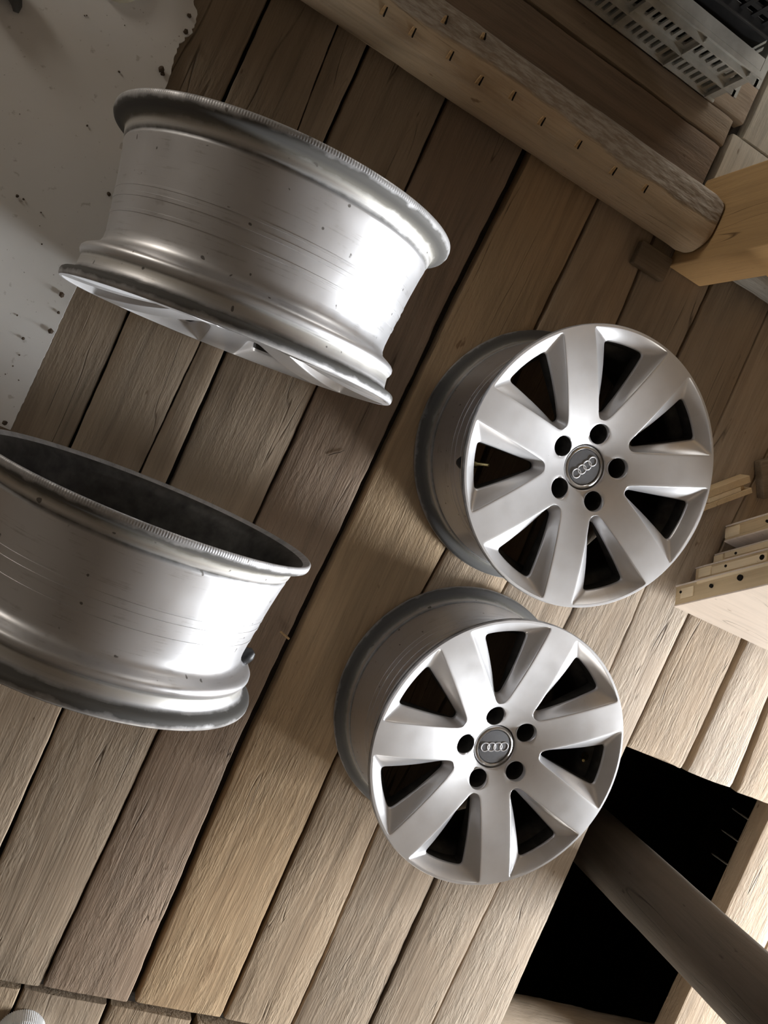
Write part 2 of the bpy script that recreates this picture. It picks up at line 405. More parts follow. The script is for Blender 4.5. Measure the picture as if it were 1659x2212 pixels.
s3 = seam((0.70, 0.312), (0.13, 0.313), (-0.11, 0.310), (-0.55, 0.307), (-1.04, 0.302))
s4 = seam((0.70, 0.492), (0.36, 0.479), (0.156, 0.475), (-0.48, 0.461), (-1.06, 0.471))
s5 = seam((0.69, 0.667), (0.43, 0.660), (-0.03, 0.681), (-0.18, 0.670), (-0.5, 0.650), (-1.06, 0.656))
s6 = seam((0.63, 0.814), (0.52, 0.819), (0.0, 0.84), (-0.61, 0.795), (-0.917, 0.805))
s7 = seam((0.69, 0.981), (0.56, 0.981), (-0.05, 1.006), (-0.13, 1.002), (-0.68, 0.971), (-1.01, 0.971))
s8 = seam((0.70, 1.140), (0.06, 1.149), (-0.12, 1.155), (-0.66, 1.121), (-0.985, 1.114))
s9 = seam((0.70, 1.30), (0.05, 1.282), (-0.27, 1.280), (-0.52, 1.278), (-0.92, 1.283))
YT, YB = 0.800, -1.066
board(const(-0.385), s0, YB, 0.9, -0.002, 'grey', step=0.1)
board(s0, s1, YB, YT, -0.001, 'grey', gap1=0.003)
board(s1, s1b, -0.252, YT, -0.0005, 'grey', gap0=0.002, gap1=0.0010)
board(s1b, s2, -0.252, YT, -0.0015, 'grey', gap0=0.0010, gap1=0.003)
board(s1, s2, YB, -0.256, -0.001, 'grey', gap0=0.002, gap1=0.003)
board(s2, s3, YB - 0.004, YT, -0.003, 'grey', gap0=0.0035, gap1=0.0025)
board(s3, s4, YB, YT, -0.001, 'brown', gap0=0.0025, gap1=0.009, rag=0.0022)
board(s4, s5, YB + 0.003, YT, -0.002, 'honey', gap0=0.0075, gap1=0.003)
board(s5, s6, YB + 0.004, YT, -0.001, 'tan', gap0=0.003, gap1=0.003)
board(s6, s7, YB - 0.03, YT, -0.003, 'grey', gap0=0.002, gap1=0.0025, rag=0.0025)
board(s7, s8, -1.6, YT, -0.001, 'grey', gap0=0.003, gap1=0.001)
board(s8, s9, -1.6, YT, -0.002, 'pale', gap0=0.001, gap1=0.001, rag=0.0012)
board(s9, const(1.450), -0.276, YT, -0.001, 'tan', gap0=0.002, gap1=0.003, jag=0.004)
board(const(1.466), seam((-0.04, 1.597), (-0.28, 1.610)), -0.281, YT, -0.004, 'pale', gap0=0.002, gap1=0.002, jag=0.003)
board(seam((-0.04, 1.606), (-0.28, 1.626)), const(1.775), -0.283, YT, -0.002, 'tan', gap0=0.002)
for k in range(12):
    board(const(1.778 + 0.175 * k), const(1.778 + 0.175 * (k + 1)), -0.284, YT + 0.9, -0.002, random.choice(['tan', 'pale', 'grey']), step=0.1)
# boards to the right of the hatch
board(const(1.750), const(1.925), -2.5, -0.284, -0.001, 'tan', th=0.05, step=0.03)
for k in range(12):
    board(const(1.928 + 0.17 * k), const(1.928 + 0.17 * (k + 1)), -2.5, -0.287, -0.002, random.choice(['tan', 'pale', 'grey']), step=0.1)
# next row of boards, beyond the butt joint at the bottom of the picture
row2 = [(-0.05, 0.105, 'grey', -0.003), (0.108, 0.270, 'tan', -0.004), (0.275, 0.432, 'grey', -0.006), (0.438, 0.602, 'tan', -0.005), (0.612, 0.775, 'tan', -0.004), (0.778, 0.968, 'grey', -0.004)]
for a, b_, c, z in row2:
    board(const(a), const(b_), -2.5, -1.082 if b_ < 0.9 else -1.102, z, c, gap0=0.001, gap1=0.001, step=0.03)
board(const(1.118), const(1.28), -2.5, -1.612, -0.003, 'tan', step=0.1)
board(const(0.971), const(1.115), -2.5, -1.612, -0.003, 'tan', step=0.1)
board(const(1.283), const(1.44), -2.5, -1.135, -0.003, 'grey', step=0.1)
board(const(1.443), const(1.745), -2.5, -1.135, -0.003, 'grey', step=0.1)
x = -0.055
while x > -1.9:
    board(const(x - 0.165), const(x), -2.5, -1.08, -0.003, random.choice(['tan', 'grey', 'brown']), step=0.2)
    x -= 0.167
x = -0.387
while x > -1.9:
    board(const(x - 0.165), const(x), YB, 0.9, -0.003, random.choice(['tan', 'grey', 'brown']), step=0.2)
    x -= 0.167
# boards behind the log, laid the other way
board(const(0.802), const(0.938), -0.35, 0.862, 0.004, 'brown', axis='X', gap1=0.002)
board(const(0.940), const(0.998), -0.35, 0.868, 0.002, 'grey', axis='X')
board(const(1.000), const(1.165), -0.35, 0.892, 0.000, 'pale', axis='X')
for k in range(6):
    board(const(1.168 + 0.165 * k), const(1.168 + 0.165 * (k + 1)), -0.35, 0.90, -0.001, random.choice(['tan', 'pale', 'grey']), axis='X', step=0.1)
for k, (a, b_) in enumerate(((0.905, 1.02), (1.022, 1.16), (1.163, 1.32), (1.323, 1.5), (1.503, 1.66))):
    board(const(a), const(b_), 0.985 if k == 0 else 0.812, 2.15, -0.002, 'white', step=0.05)
board(const(0.880), const(1.02), 0.812, 0.978, -0.001, 'white', step=0.02)
board(const(-0.70), const(-0.36), 0.91, 2.15, -0.003, 'grey', step=0.2)
for k in range(5): board(const(-1.94 + 0.24 * k), const(-1.94 + 0.24 * (k + 1)), 0.91, 2.15, -0.003, 'grey', step=0.2)

# attic shell: walls with the window opening, ceiling, storey below
def wall_with_hole(name, xw, x2, y0, y1, z0, z1, W_):
    bm = bmesh.new()
    a, b_ = W_['y'] - W_['w'] / 2, W_['y'] + W_['w'] / 2; c, d = W_['z'] - W_['h'] / 2, W_['z'] + W_['h'] / 2
    add_box(bm, xw, x2, y0, a, z0, z1); add_box(bm, xw, x2, b_, y1, z0, z1)
    add_box(bm, xw, x2, a, b_, z0, c); add_box(bm, xw, x2, a, b_, d, z1)
    o = link(name, bm_mesh(name, bm), M['wall'], smooth=False); tag(o, None, None, None, 'structure'); return o
wall_with_hole('wall_left', -2.08, -1.98, -2.68, 2.3, -0.052, 2.45, WIN4)
wall_with_hole('wall_right', 4.0, 4.1, -2.58, 2.2, -0.052, 2.45, WIN)
def wall_along_x(name, y0, y1, W_):
    bm = bmesh.new(); a, b_ = W_['x'] - W_['w'] / 2, W_['x'] + W_['w'] / 2; c, d = W_['z'] - W_['h'] / 2, W_['z'] + W_['h'] / 2
    add_box(bm, -1.98, a, y0, y1, -0.052, 2.45); add_box(bm, b_, 4.0, y0, y1, -0.052, 2.45)
    add_box(bm, a, b_, y0, y1, -0.052, c); add_box(bm, a, b_, y0, y1, d, 2.45)
    tag(link(name, bm_mesh(name, bm), M['wall'], smooth=False), None, None, None, 'structure')
wall_along_x('wall_back', 2.2, 2.3, WIN2); wall_along_x('wall_front', -2.68, -2.58, WIN3)
for nm, d in (
              ('ceiling', (-2.08, 4.1, -2.68, 2.3, 2.45, 2.5)), ('floor_below', (-2.08, 4.1, -2.68, 2.3, -2.3, -2.25)),
              ('wall_below_right', (4.0, 4.1, -2.68, 2.3, -2.25, -0.052)), ('wall_below_left', (-2.08, -1.98, -2.68, 2.3, -2.25, -0.052)),
              ('wall_below_front', (-1.98, 4.0, -2.68, -2.58, -2.25, -0.052)), ('wall_below_back', (-1.98, 4.0, 2.2, 2.3, -2.25, -0.052))):
    o = box(nm, d, M['joist'] if 'below' in nm else M['wall']); tag(o, None, None, None, 'structure')
def frame_obj(name, horiz, W_, k0):
    fr = bmesh.new(); c, d = W_['z'] - W_['h'] / 2, W_['z'] + W_['h'] / 2
    m = W_['y'] if horiz == 'Y' else W_['x']; a, b_ = m - W_['w'] / 2, m + W_['w'] / 2
    for (p, q, u, v) in ((a, a + 0.04, c, d), (b_ - 0.04, b_, c, d), (a + 0.04, b_ - 0.04, c, c + 0.04), (a + 0.04, b_ - 0.04, d - 0.04, d)):
        if horiz == 'Y': add_box(fr, *k0, p, q, u, v)
        else: add_box(fr, p, q, *k0, u, v)
    tag(link(name, bm_mesh('window_frame', fr), M['pine'], smooth=False), None, None, None, 'structure')
frame_obj('window_1', 'Y', WIN, (3.98, 4.04)); frame_obj('window_2', 'X', WIN2, (2.18, 2.24)); frame_obj('window_3', 'X', WIN3, (-2.62, -2.56)); frame_obj('window_4', 'Y', WIN4, (-2.02, -1.96))  # unseen frames for the main and the added openings

# ================================================================== WHEELS
W = 0.2375
def dish(r):
    s = min(1.0, max(0.0, (r - 0.036) / 0.208)); return W - 0.036 * (1 - s) ** 2
def bez(p, v, q, n):
    return [((1 - t) ** 2 * p[0] + 2 * t * (1 - t) * v[0] + t * t * q[0], (1 - t) ** 2 * p[1] + 2 * t * (1 - t) * v[1] + t * t * q[1]) for t in [i / n for i in range(n + 1)]]
def lerp2(a, b, n): return [(a[0] + (b[0] - a[0]) * i / n, a[1] + (b[1] - a[1]) * i / n) for i in range(n + 1)]
def pol(r, deg): a = math.radians(deg); return (r * math.cos(a), r * math.sin(a))
def toward(a, b, d):
    l = math.hypot(b[0] - a[0], b[1] - a[1]); return (a[0] + (b[0] - a[0]) * d / l, a[1] + (b[1] - a[1]) * d / l)
def half_tri(rc, ac, tip, dc, dt):
    """Half outline (y>=0) of a rounded pocket, from the outer mid point round to the tip mid point."""
    A = pol(rc, ac); da = math.degrees(dc / rc)
    T = tip
    pts = [pol(rc, (ac - da) * i / 8) for i in range(9)]
    pts += bez(pol(rc, ac - da), A, toward(A, T, dc), 6)[1:]
    pts += lerp2(toward(A, T, dc), toward(T, A, dt), 14)[1:]
    end = (T[0], 0.0)
    pts += bez(toward(T, A, dt), T, toward(T, end, min(dt, T[1] * 0.95)), 6)[1:]
    pts += lerp2(pts[-1], end, 2)[1:]
    return pts                     # 9+6+14+6+2 = 37
def mirror(h):
    return h + [(x, -y) for (x, y) in reversed(h[1:-1])]
SEC = 180.0 / 7
P_ = half_tri(0.2405, 18.6, (0.0865, 0.0085), 0.006, 0.011)
H_ = half_tri(0.2195, 10.7, (0.1005, 0.0055), 0.009, 0.008)
def sector_S(ro, ri):
    pts = [pol(ro, SEC * i / 11) for i in range(12)]
    pts += lerp2(pol(ro, SEC), pol(ri, SEC), 20)[1:]
    pts += [pol(ri, SEC * (1 - i / 5)) for i in range(1, 6)]
    return pts                     # 12+20+5 = 37
S_ = sector_S(0.2445, 0.0835)
B_ = sector_S(0.2215, 0.0835)
def make_spoke_mesh():
    P, H, Sx, B = mirror(P_), mirror(H_), mirror(S_), mirror(B_)
    n = len(P); loops = []
    def mixl(A, C, t, zf):
        return [(a[0] + (c[0] - a[0]) * t, a[1] + (c[1] - a[1]) * t, zf(a, c, t)) for a, c in zip(A, C)]
    zd = lambda a, c, t: dish(math.hypot(a[0] + (c[0] - a[0]) * t, a[1] + (c[1] - a[1]) * t))
    for t in (0, 0.3, 0.6, 0.85, 0.96): loops.append(mixl(Sx, P, t, zd))
    for t, dz in ((0.0, 0.0003), (0.03, 0.0012), (0.07, 0.0026), (0.5, 0.0100), (0.90, 0.0165), (0.96, 0.0180), (1.0, 0.0215)):
        loops.append([(a[0] + (c[0] - a[0]) * t, a[1] + (c[1] - a[1]) * t, dish(math.hypot(*a)) * 1.0 - dz - (0.0)) for a, c in zip(P, H)])
    loops.append([(h[0], h[1], W - 0.048) for h in H])
    loops.append(mixl(H, B, 0.25, lambda a, c, t: W - 0.050))
    loops.append(mixl(H, B, 1.0, lambda a, c, t: W - 0.050))
    vs = [p for l in loops for p in l]; fs = []; mats = []; out_m = []
    for k in range(len(loops) - 1):
        for i in range(n):
            j = (i + 1) % n
            fs.append((k * n + i, k * n + j, (k + 1) * n + j, (k + 1) * n + i)); mats.append(0 if k < 11 else 1)
    # regroup the two halves round the spoke: right half stays, left half turns by one sector
    rot = 2 * math.pi / 7; out_v, out_f, idx = [], [], {}
    def vid(p):
        key = (round(p[0], 6), round(p[1], 6), round(p[2], 6))
        if key not in idx: idx[key] = len(out_v); out_v.append(p)
        return idx[key]
    for f, mt in zip(fs, mats):
        cy = sum(vs[i][1] for i in f) / 4
        pts = [vs[i] for i in f]
        if cy < 0: pts = [(p[0] * math.cos(rot) - p[1] * math.sin(rot), p[0] * math.sin(rot) + p[1] * math.cos(rot), p[2]) for p in pts]
        a = -math.pi / 7
        pts = [(p[0] * math.cos(a) - p[1] * math.sin(a), p[0] * math.sin(a) + p[1] * math.cos(a), p[2]) for p in pts]
        ids = [vid(p) for p in pts]
        ids2 = []
        for i in ids:
            if i not in ids2: ids2.append(i)
        if len(ids2) >= 3: out_f.append(tuple(ids2)); out_m.append(mt)
    me = mesh_from('spoke', out_v, out_f); me.materials.append(M['paint']); me.materials.append(M['dust_shade']); sharp(me, 60)
    me.polygons.foreach_set('material_index', out_m)
    return me
def make_hub_mesh():
    vs, fs = [], []
    ro, ri, rb, rh = 0.0835, 0.0412, 0.0625, 0.0186
    half = [pol(ro, 36 * i / 12) for i in range(13)] + lerp2(pol(ro, 36), pol(ri, 36), 10)[1:] + [pol(ri, 36 * (1 - i / 8)) for i in range(1, 9)]
    Sx = mirror(half); n = len(Sx)
    Hc = []
    for p in Sx:
        a = math.atan2(p[1], p[0] - rb); Hc.append((rb + rh * math.cos(a), rh * math.sin(a), a))
    for s in range(5):
        rot = 2 * math.pi * s / 5; c, sn = math.cos(rot), math.sin(rot); base = len(vs)
        loops = []
        for t in (0, 0.35, 0.7, 0.93, 1.0):
            L_ = []
            for p, h in zip(Sx, Hc):
                x, y = p[0] + (h[0] - p[0]) * t, p[1] + (h[1] - p[1]) * t
                L_.append((x, y, dish(math.hypot(x, y)) - (0.0006 if t == 1 else 0)))
            loops.append(L_)
        for rr, dz in ((0.975, 0.0018), (0.96, 0.0035), (0.94, 0.030), (0.55, 0.040), (0.50, 0.052)):
            loops.append([(rb + rh * rr * math.cos(h[2]), rh * rr * math.sin(h[2]), dish(rb) - dz) for h in Hc])
        for L_ in loops:
            vs += [(x * c - y * sn, x * sn + y * c, z) for x, y, z in L_]
        for k in range(len(loops) - 1):
            for i in range(n):
                j = (i + 1) % n
                fs.append((base + k * n + i, base + k * n + j, base + (k + 1) * n + j, base + (k + 1) * n + i))
    # centre bore wall and hub back
    b0 = len(vs); seg = 80
    prof = [(ri, dish(ri)), (ri - 0.0006, dish(ri) - 0.002), (ri - 0.001, dish(ri) - 0.02), (0.028, dish(ri) - 0.022), (0.028, W - 0.075), (0.078, W - 0.075), (0.0835, W - 0.050)]
    v2, f2 = lathe(prof, seg)
    vs += v2; fs += [tuple(i + b0 for i in f) for f in f2]
    bm = bmesh.new(); me = bpy.data.meshes.new('hub'); me.from_pydata(vs, [], fs); bm.from_mesh(me)
    bmesh.ops.remove_doubles(bm, verts=bm.verts, dist=1e-5)
    bmesh.ops.recalc_face_normals(bm, faces=bm.faces); bm.to_mesh(me); bm.free()
    me.materials.append(M['paint']); me.materials.append(M['dust_shade']); sharp(me, 60)
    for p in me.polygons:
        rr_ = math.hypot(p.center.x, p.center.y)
        if p.center.z < dish(rr_) - 0.010 and rr_ > 0.0405: p.material_index = 1  # shade deep in the bolt holes is put into the colour
    return me
def make_barrel_mesh():
    prof = [(0.0000, .2440), (0.0012, .2454), (0.0035, .2462), (.0080, .2462), (.0112, .2450), (.0132, .2425), (.0145, .2385), (.0156, .2340), (.0172, .2308), (.0205, .2290),
            (.0340, .2276), (.0362, .2278), (.0390, .2300), (.0430, .2315), (.0470, .2312), (.0505, .2285), (.0535, .2235), (.0570, .2165), (.0610, .2110), (.0680, .2082), (.0780, .2080),
            (.1000, .2102), (.1002, .2110), (.1045, .2115), (.1048, .2108), (.1200, .2128), (.1202, .2136), (.1250, .2142), (.1253, .2135), (.1330, .2144), (.1332, .2150), (.1360, .2153), (.1362, .2147),
            (.1600, .2178), (.1880, .2222), (.1960, .2240), (.1985, .2243), (.2005, .2232), (.2020, .2234), (.2035, .2252), (.2060, .2262), (.2150, .2280), (.2175, .2292), (.2195, .2318), (.2212, .2370), (.2228, .2425),
            (.2250, .2462), (.2285, .2480), (.2335, .2484), (.2362, .2478), (W, .2462), (W, .2446), (.2350, .2420), (.2320, .2370)]
    inner = [(.2320, .2370), (.2285, .2305), (.2230, .2248), (.2150, .2212), (.1960, .2185), (.1600, .2128), (.1200, .2075),
            (.0780, .2030), (.0700, .2030), (.0620, .2060), (.0560, .2125), (.0520, .2190), (.0488, .2212)]
    out = []
    for nm, pr, mt in (('rim_barrel', prof, M['barrel']), ('inner_barrel', inner, M['dust_shade'])):
        vs, fs = lathe([(r, W - d) for d, r in pr], 144)
        me = mesh_from(nm, vs, fs); me.materials.append(mt); sharp(me, 50); out.append(me)
    return out
SPOKE, HUB, (BARREL, INNER) = make_spoke_mesh(), make_hub_mesh(), make_barrel_mesh()
zc = dish(0.036)
def lathe_mesh(name, prof, mat, seg=64, ang=40):
    vs, fs = lathe(prof, seg); me = mesh_from(name, vs, fs); me.materials.append(mat); sharp(me, ang); return me
CAP = lathe_mesh('center_cap', [(0.00001, zc + 0.0012), (0.016, zc + 0.0010), (0.0305, zc + 0.0002), (0.0312, zc - 0.0014), (0.0322, zc - 0.0014), (0.0322, zc - 0.012)], M['capgrey'])
CAPRING = lathe_mesh('cap_ring', [(0.0322, zc - 0.010), (0.0322, zc + 0.0006), (0.0330, zc + 0.0014), (0.0360, zc + 0.0010), (0.0385, zc - 0.0012), (0.0392, zc - 0.004), (0.0392, zc - 0.016)], M['capring'])
def torus(R, r, a=48, b=8):
    return lathe([(R + r * math.cos(2 * math.pi * k / b), r * 0.7 * math.sin(2 * math.pi * k / b)) for k in range(b)], a, True)
vs, fs = torus(0.0080, 0.0012); RING = mesh_from('emblem_ring', vs, fs); RING.materials.append(M['chrome']); sharp(RING, 80)
STEM = lathe_mesh('valve_stem', [(0.00001, 0.040), (0.0026, 0.040), (0.0030, 0.039), (0.0030, 0.030), (0.0040, 0.028), (0.0040, 0.020), (0.0065, 0.017), (0.0075, 0.004), (0.0095, 0.002), (0.0095, -0.002), (0.0060, -0.006), (0.00001, -0.006)], M['brass'], 20)
GROM = lathe_mesh('rubber_grommet', [(0.00001, 0.016), (0.0055, 0.016), (0.0105, 0.010), (0.0120, 0.004), (0.0120, -0.006), (0.006, -0.009), (0.00001, -0.009)], M['rubber'], 24)

def make_wheel(label, mw, cap_turn):
    t = empty('alloy_wheel', (0, 0, 0), label, 'wheel', 'silver seven-spoke alloy wheels')
    t.matrix_world = mw
    def part(name, me, parent=t):
        o = bpy.data.objects.new(name, me); COL.objects.link(o); o.parent = parent; return o
    part('rim_barrel', BARREL)
    ib = part('inner_barrel', INNER); ib['label'] = 'dark inside of the rim, brake dust and shade in its colour'
    for k in range(7):
        s = part('spoke', SPOKE); s.rotation_euler = (0, 0, 2 * math.pi * k / 7)
    part('hub', HUB)
    c = part('center_cap', CAP); c.rotation_euler = (0, 0, math.radians(cap_turn)); c['label'] = 'dark grey centre cap with four linked rings'
    part('cap_ring', CAPRING, c)
    for k in range(4):
        r = part('emblem_ring', RING, c); r.location = (-0.0186 + 0.0124 * k, 0, zc + 0.0012); r.rotation_euler = (math.radians(1.5), 0, 0)
    v = part('valve_stem', STEM); v.location = (-0.2125, 0, W - 0.0610)
    v.rotation_euler = Vector((0.62, 0, 0.78)).to_track_quat('Z', 'X').to_euler()
    v['label'] = 'small brass valve stem'
    g_ = part('rubber_grommet', GROM, v); g_.location = (0, 0, -0.004); g_.rotation_euler = (math.pi, 0, 0)
    return t
def flat_wheel(label, x, y, deg, cap):
    return make_wheel(label, Matrix.Translation((x, y, 0.0)) @ Matrix.Rotation(math.radians(deg), 4, 'Z'), cap)
def upright_wheel(label, x, y, a_deg, lean_deg, turn, cap):
    a, l = math.radians(a_deg), math.radians(lean_deg)
    back = Vector((math.cos(a) * math.cos(l), math.sin(a) * math.cos(l), math.sin(l)))
    zf = -back; up = Vector((0, 0, 1)); yv = (up - zf * up.dot(zf)).normalized(); xv = yv.cross(zf).normalized()
    R = Matrix((xv, yv, zf)).transposed().to_4x4()
    # rest on the lowest rim edge
    low = min(-0.2462 * abs(yv.z) + zf.z * W / 2, -0.2484 * abs(yv.z) - zf.z * W / 2)
    c = Vector((x, y, -low)) - zf * (W / 2)
    return make_wheel(label, Matrix.Translation(c) @ R @ Matrix.Rotation(math.radians(turn), 4, 'Z'), cap)
upright_wheel('upright alloy wheel nearest the log, black-speckled barrel, spoked face turned to the other upright wheel', 0.110, 0.2345, 94.3, 1.6, 116, 10)
upright_wheel('upright alloy wheel cut off by the left picture edge, open dark back showing', 0.1075, -0.2505, 90.9, 0.8, 185, 40)
flat_wheel('alloy wheel lying face up between the log and the leaning door panels', 0.7628, 0.2004, 22.6, 35.1)
flat_wheel('alloy wheel lying face up beside the floor hatch', 0.8326, -0.3210, -170.0, 188.7)

# ================================================================== TIMBERS
def log_mesh(name, r, length, axis, mat, seed, flat=None, seg=36, step=0.02, taper=0.0, amp=0.03):
    f1, f2 = wob(seed), wob(seed + 5); n = int(length / step); vs, fs = [], []
    for i in range(n + 1):
        t = i / n; u = -length / 2 + length * t
        e = 1.0
        if i == 0 or i == n: e = 0.93
        for k in range(seg):
            a = 2 * math.pi * k / seg
            rr = r * e * (1 + taper * (t - 0.5)) * (1 + amp * f1(u * 1.2 + math.sin(a) * 0.4) + amp * 0.5 * f2(a * 0.35 + u * 0.5))
            y, z = rr * math.cos(a), rr * math.sin(a)
            if flat is not None and z > flat: z = flat + (z - flat) * 0.25
            vs.append((u, y, z) if axis == 'X' else (y, z, u))
    for i in range(n):
        for k in range(seg):
            l = (k + 1) % seg
            fs.append((i * seg + k, i * seg + l, (i + 1) * seg + l, (i + 1) * seg + k))
    fs.append(tuple(range(seg))); fs.append(tuple(n * seg + k for k in range(seg)))
    me = mesh_from(name, vs, fs); me.materials.append(mat); sharp(me, 50); return me
lg = empty('sill_log', (0.20, 0.747, 0.0605), 'peeled round log lying on the floor with torn splinters along its top', 'log')
body = link('trunk', log_mesh('trunk', 0.0605, 1.325, 'X', M['log'], 3, flat=0.047, amp=0.022), None, lg, smooth=False)
for (x, a) in ((0.135, 60), (0.19, 58), (0.262, 62), (0.325, 55), (0.388, 66), (0.455, 58), (0.535, 61), (0.618, 57), (0.69, 63), (0.23, 105), (0.30, 120)):
    bm = bmesh.new(); add_box(bm, -0.003, 0.003, -0.008, 0.008, -0.003, 0.0022, bev=0.0012)
    for v in bm.verts: v.co.x += v.co.y * 0.25; v.co.z *= 1 - abs(v.co.y) * 30
    sp = link('splinter', bm_mesh('splinter', bm), M['splinter'], lg, smooth=False)
    ar = math.radians(180 - a)
    sp.location = (x - 0.20, 0.0605 * math.cos(ar), min(0.0605 * math.sin(ar), 0.049)); sp.rotation_euler = (ar - math.pi / 2, 0, 0.1)
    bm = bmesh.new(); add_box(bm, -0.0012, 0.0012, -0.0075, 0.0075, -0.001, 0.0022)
    cr = link('crack', bm_mesh('crack', bm), M['dark'], sp, smooth=False); cr.location = (0.004, 0, 0)  # dark bar in place of the shade inside a slit
b2 = link('grey_sill_beam', log_mesh('grey_sill_beam', 0.056, 1.3, 'X', M['log_grey'], 11, flat=0.03), None, smooth=False)
b2.location = (1.610, 0.757, 0.0575); tag(b2, 'weathered grey beam lying on the floor behind the pine post', 'beam')
post = empty('pine_post', (0.912, 0.772, 0), 'square sawn pine post standing at the end of the log', 'post')
bm = bmesh.new(); add_box(bm, -0.045, 0.045, -0.099, 0.092, -0.001, 2.448, bev=0.004)
pb = link('shaft', bm_mesh('shaft', bm), M['pine'], post, smooth=False); sharp(pb.data, 50)
bm = bmesh.new(); add_box(bm, 0.0, 0.05, -0.097, -0.04, 0.18, 0.23, bev=0.004)
cl = link('cleat', bm_mesh('cleat', bm), M['pine'], post, smooth=False); cl.location = (0.0455, 0, 0)
blk = box('timber_block', (0.783, 0.864, 0.635, 0.684, 0.0, 0.018), M['joist'], None, bev=0.003)
tag(blk, 'low dark wooden block on the floor against the foot of the pine post', 'block')
pole = link('round_pole', log_mesh('round_pole', 0.079, 4.69, 'Z', M['pole'], 21, amp=0.012, step=0.05), None, smooth=False)
pole.location = (1.520, -0.577, 0.10); tag(pole, 'thick round wooden pole rising through the floor hatch', 'pole')
jst = link('hatch_beam', log_mesh('hatch_beam', 0.085, 1.5, 'X', wood_mat('brown_under_beam', (0.36, 0.28, 0.20), 'X', relief=0.5), 31), None, smooth=False)
jst.location = (1.45, -1.06, -0.142); tag(jst, 'round beam under the floor boards at the lower end of the hatch', 'beam')
NAIL = lathe_mesh('nail_shank', [(0.00001, -0.050), (0.0019, -0.043), (0.0022, 0.006), (0.00001, 0.006)], M['nail'], 10)
for (x, y, which) in ((1.746, -0.345, 'nearest the sawn board ends'), (1.746, -0.405, 'between the two others'), (1.746, -0.468, 'nearest the round pole')):
    o = link('nail', NAIL, None, None, smooth=False); o.location = (x, y, -0.052); o.rotation_euler = (random.uniform(-.06, .06), random.uniform(0.0, .10), 0)
    tag(o, 'bright nail point sticking down into the hatch, ' + which, 'nail', 'nails at the right edge of the hatch')

# ================================================================== LEANING DOOR LEAVES
def door_leaf(label, x0, y0, th, lean, h, length, x_holes=(), inserts=(), lift=0.0):
    """Leaf standing on its long edge along +X, leaning towards +Y; end face looks towards -X."""
    t = empty('door_leaf', (x0, y0, lift), label, 'door panel', 'door leaves leaning in a stack')
    up_ = th * math.sin(math.radians(lean)); k_ = 1 - up_ / 1.465
    t.location = (x0 * k_, y0 * k_, up_ + 0.0005)
    t.rotation_euler = (-math.radians(lean), 0, 0)
    fr = 0.0035
    lo_ = math.tan(math.radians(lean)) * th           # keeps the back corner off the floor
    def bx(name, d, mat, bev=0.0008, parent=t):
        o = box(name, d, mat, parent, bev); return o
    bx('front_skin', (0.0, length, 0.0, fr, 0, h), M['veneer'])
    bx('back_skin', (0.0, length, th - fr, th, 0, h), M['veneer'])
    core = bx('edge_frame', (0.0015, length - 0.002, fr, th - fr, 0.001, h - 0.001), M['doorpine'])
    for (z0, z1, a, b_) in inserts:
        o = bx('insert', (-0.0012, 0.006, fr + (th - 2 * fr) * a, fr + (th - 2 * fr) * b_, z0, z1), M['doorlight'], 0.0004, core)
    for (z, a, r) in x_holes:
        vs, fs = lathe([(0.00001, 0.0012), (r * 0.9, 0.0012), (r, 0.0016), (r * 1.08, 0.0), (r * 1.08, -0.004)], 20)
        me = mesh_from('drilled_hole_shade', vs, fs); me.materials.append(M['dark'])  # dark disc on the edge, its colour is the shade of a hole
        o = link('drilled_hole_shade', me, None, core, smooth=True)
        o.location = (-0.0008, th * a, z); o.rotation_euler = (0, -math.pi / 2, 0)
    return t
door_leaf('front pale door leaf of the leaning stack, wide wood-grain face in the light', 1.234, 0.051, 0.050, 26.5, 0.54, 1.3, ((0.10, 0.55, 0.004), (0.172, 0.6, 0.0060), (0.018, 0.6, 0.003)), ((0.018, 0.052, 0.25, 0.8), (0.06, 0.35, 0.86, 1.0)))
door_leaf('second door leaf of the leaning stack, light insert strip and one round hole', 1.256, 0.120, 0.034, 26.2, 0.52, 1.3, ((0.085, 0.5, 0.003), (0.175, 0.45, 0.0055)), ((0.012, 0.045, 0.1, 0.9), (0.048, 0.185, 0.1, 0.75)))
door_leaf('third door leaf of the leaning stack, thin edge with a dark hole', 1.285, 0.172, 0.026, 26.0, 0.52, 1.3, ((0.06, 0.5, 0.003), (0.155, 0.45, 0.0055)), ((0.0, 0.025, 0.1, 0.9), (0.03, 0.19, 0.25, 0.95)), 0.002)
door_leaf('rearmost door leaf of the leaning stack, shaded thick edge', 1.285, 0.228, 0.040, 25.5, 0.52, 1.3, ((0.11, 0.5, 0.003),), ((0.002, 0.04, 0.15, 0.85),))
bt = empty('grooved_batten', (1.205, 0.286, 0.0), 'short grooved pine batten on the floor behind the door leaves', 'batten')
bt.rotation_euler = (0, 0, math.radians(41))
bm = bmesh.new(); add_box(bm, -0.06, 0.092, 0.0, 0.012, 0.0, 0.03, 0.001); add_box(bm, -0.06, 0.092, 0.024, 0.040, 0.0, 0.03, 0.001); add_box(bm, -0.06, 0.080, 0.012, 0.024, 0.0, 0.022, 0.001)
link('rail', bm_mesh('rail', bm), M['doorpine'], bt, smooth=False)
box('insert', (-0.02, 0.065, 0.0125, 0.0235, 0.022, 0.029), M['doorlight'], bt, 0.0006)
db = box('dark_board', (0.0, 0.34, -0.03, 0.055, 0.0, 0.022), M['joist'], None, 0.002)
db.location = (1.300, 0.372, 0); db.rotation_euler = (0, 0, math.radians(36)); tag(db, 'dark brown board lying in the shade behind the door leaves', 'board')

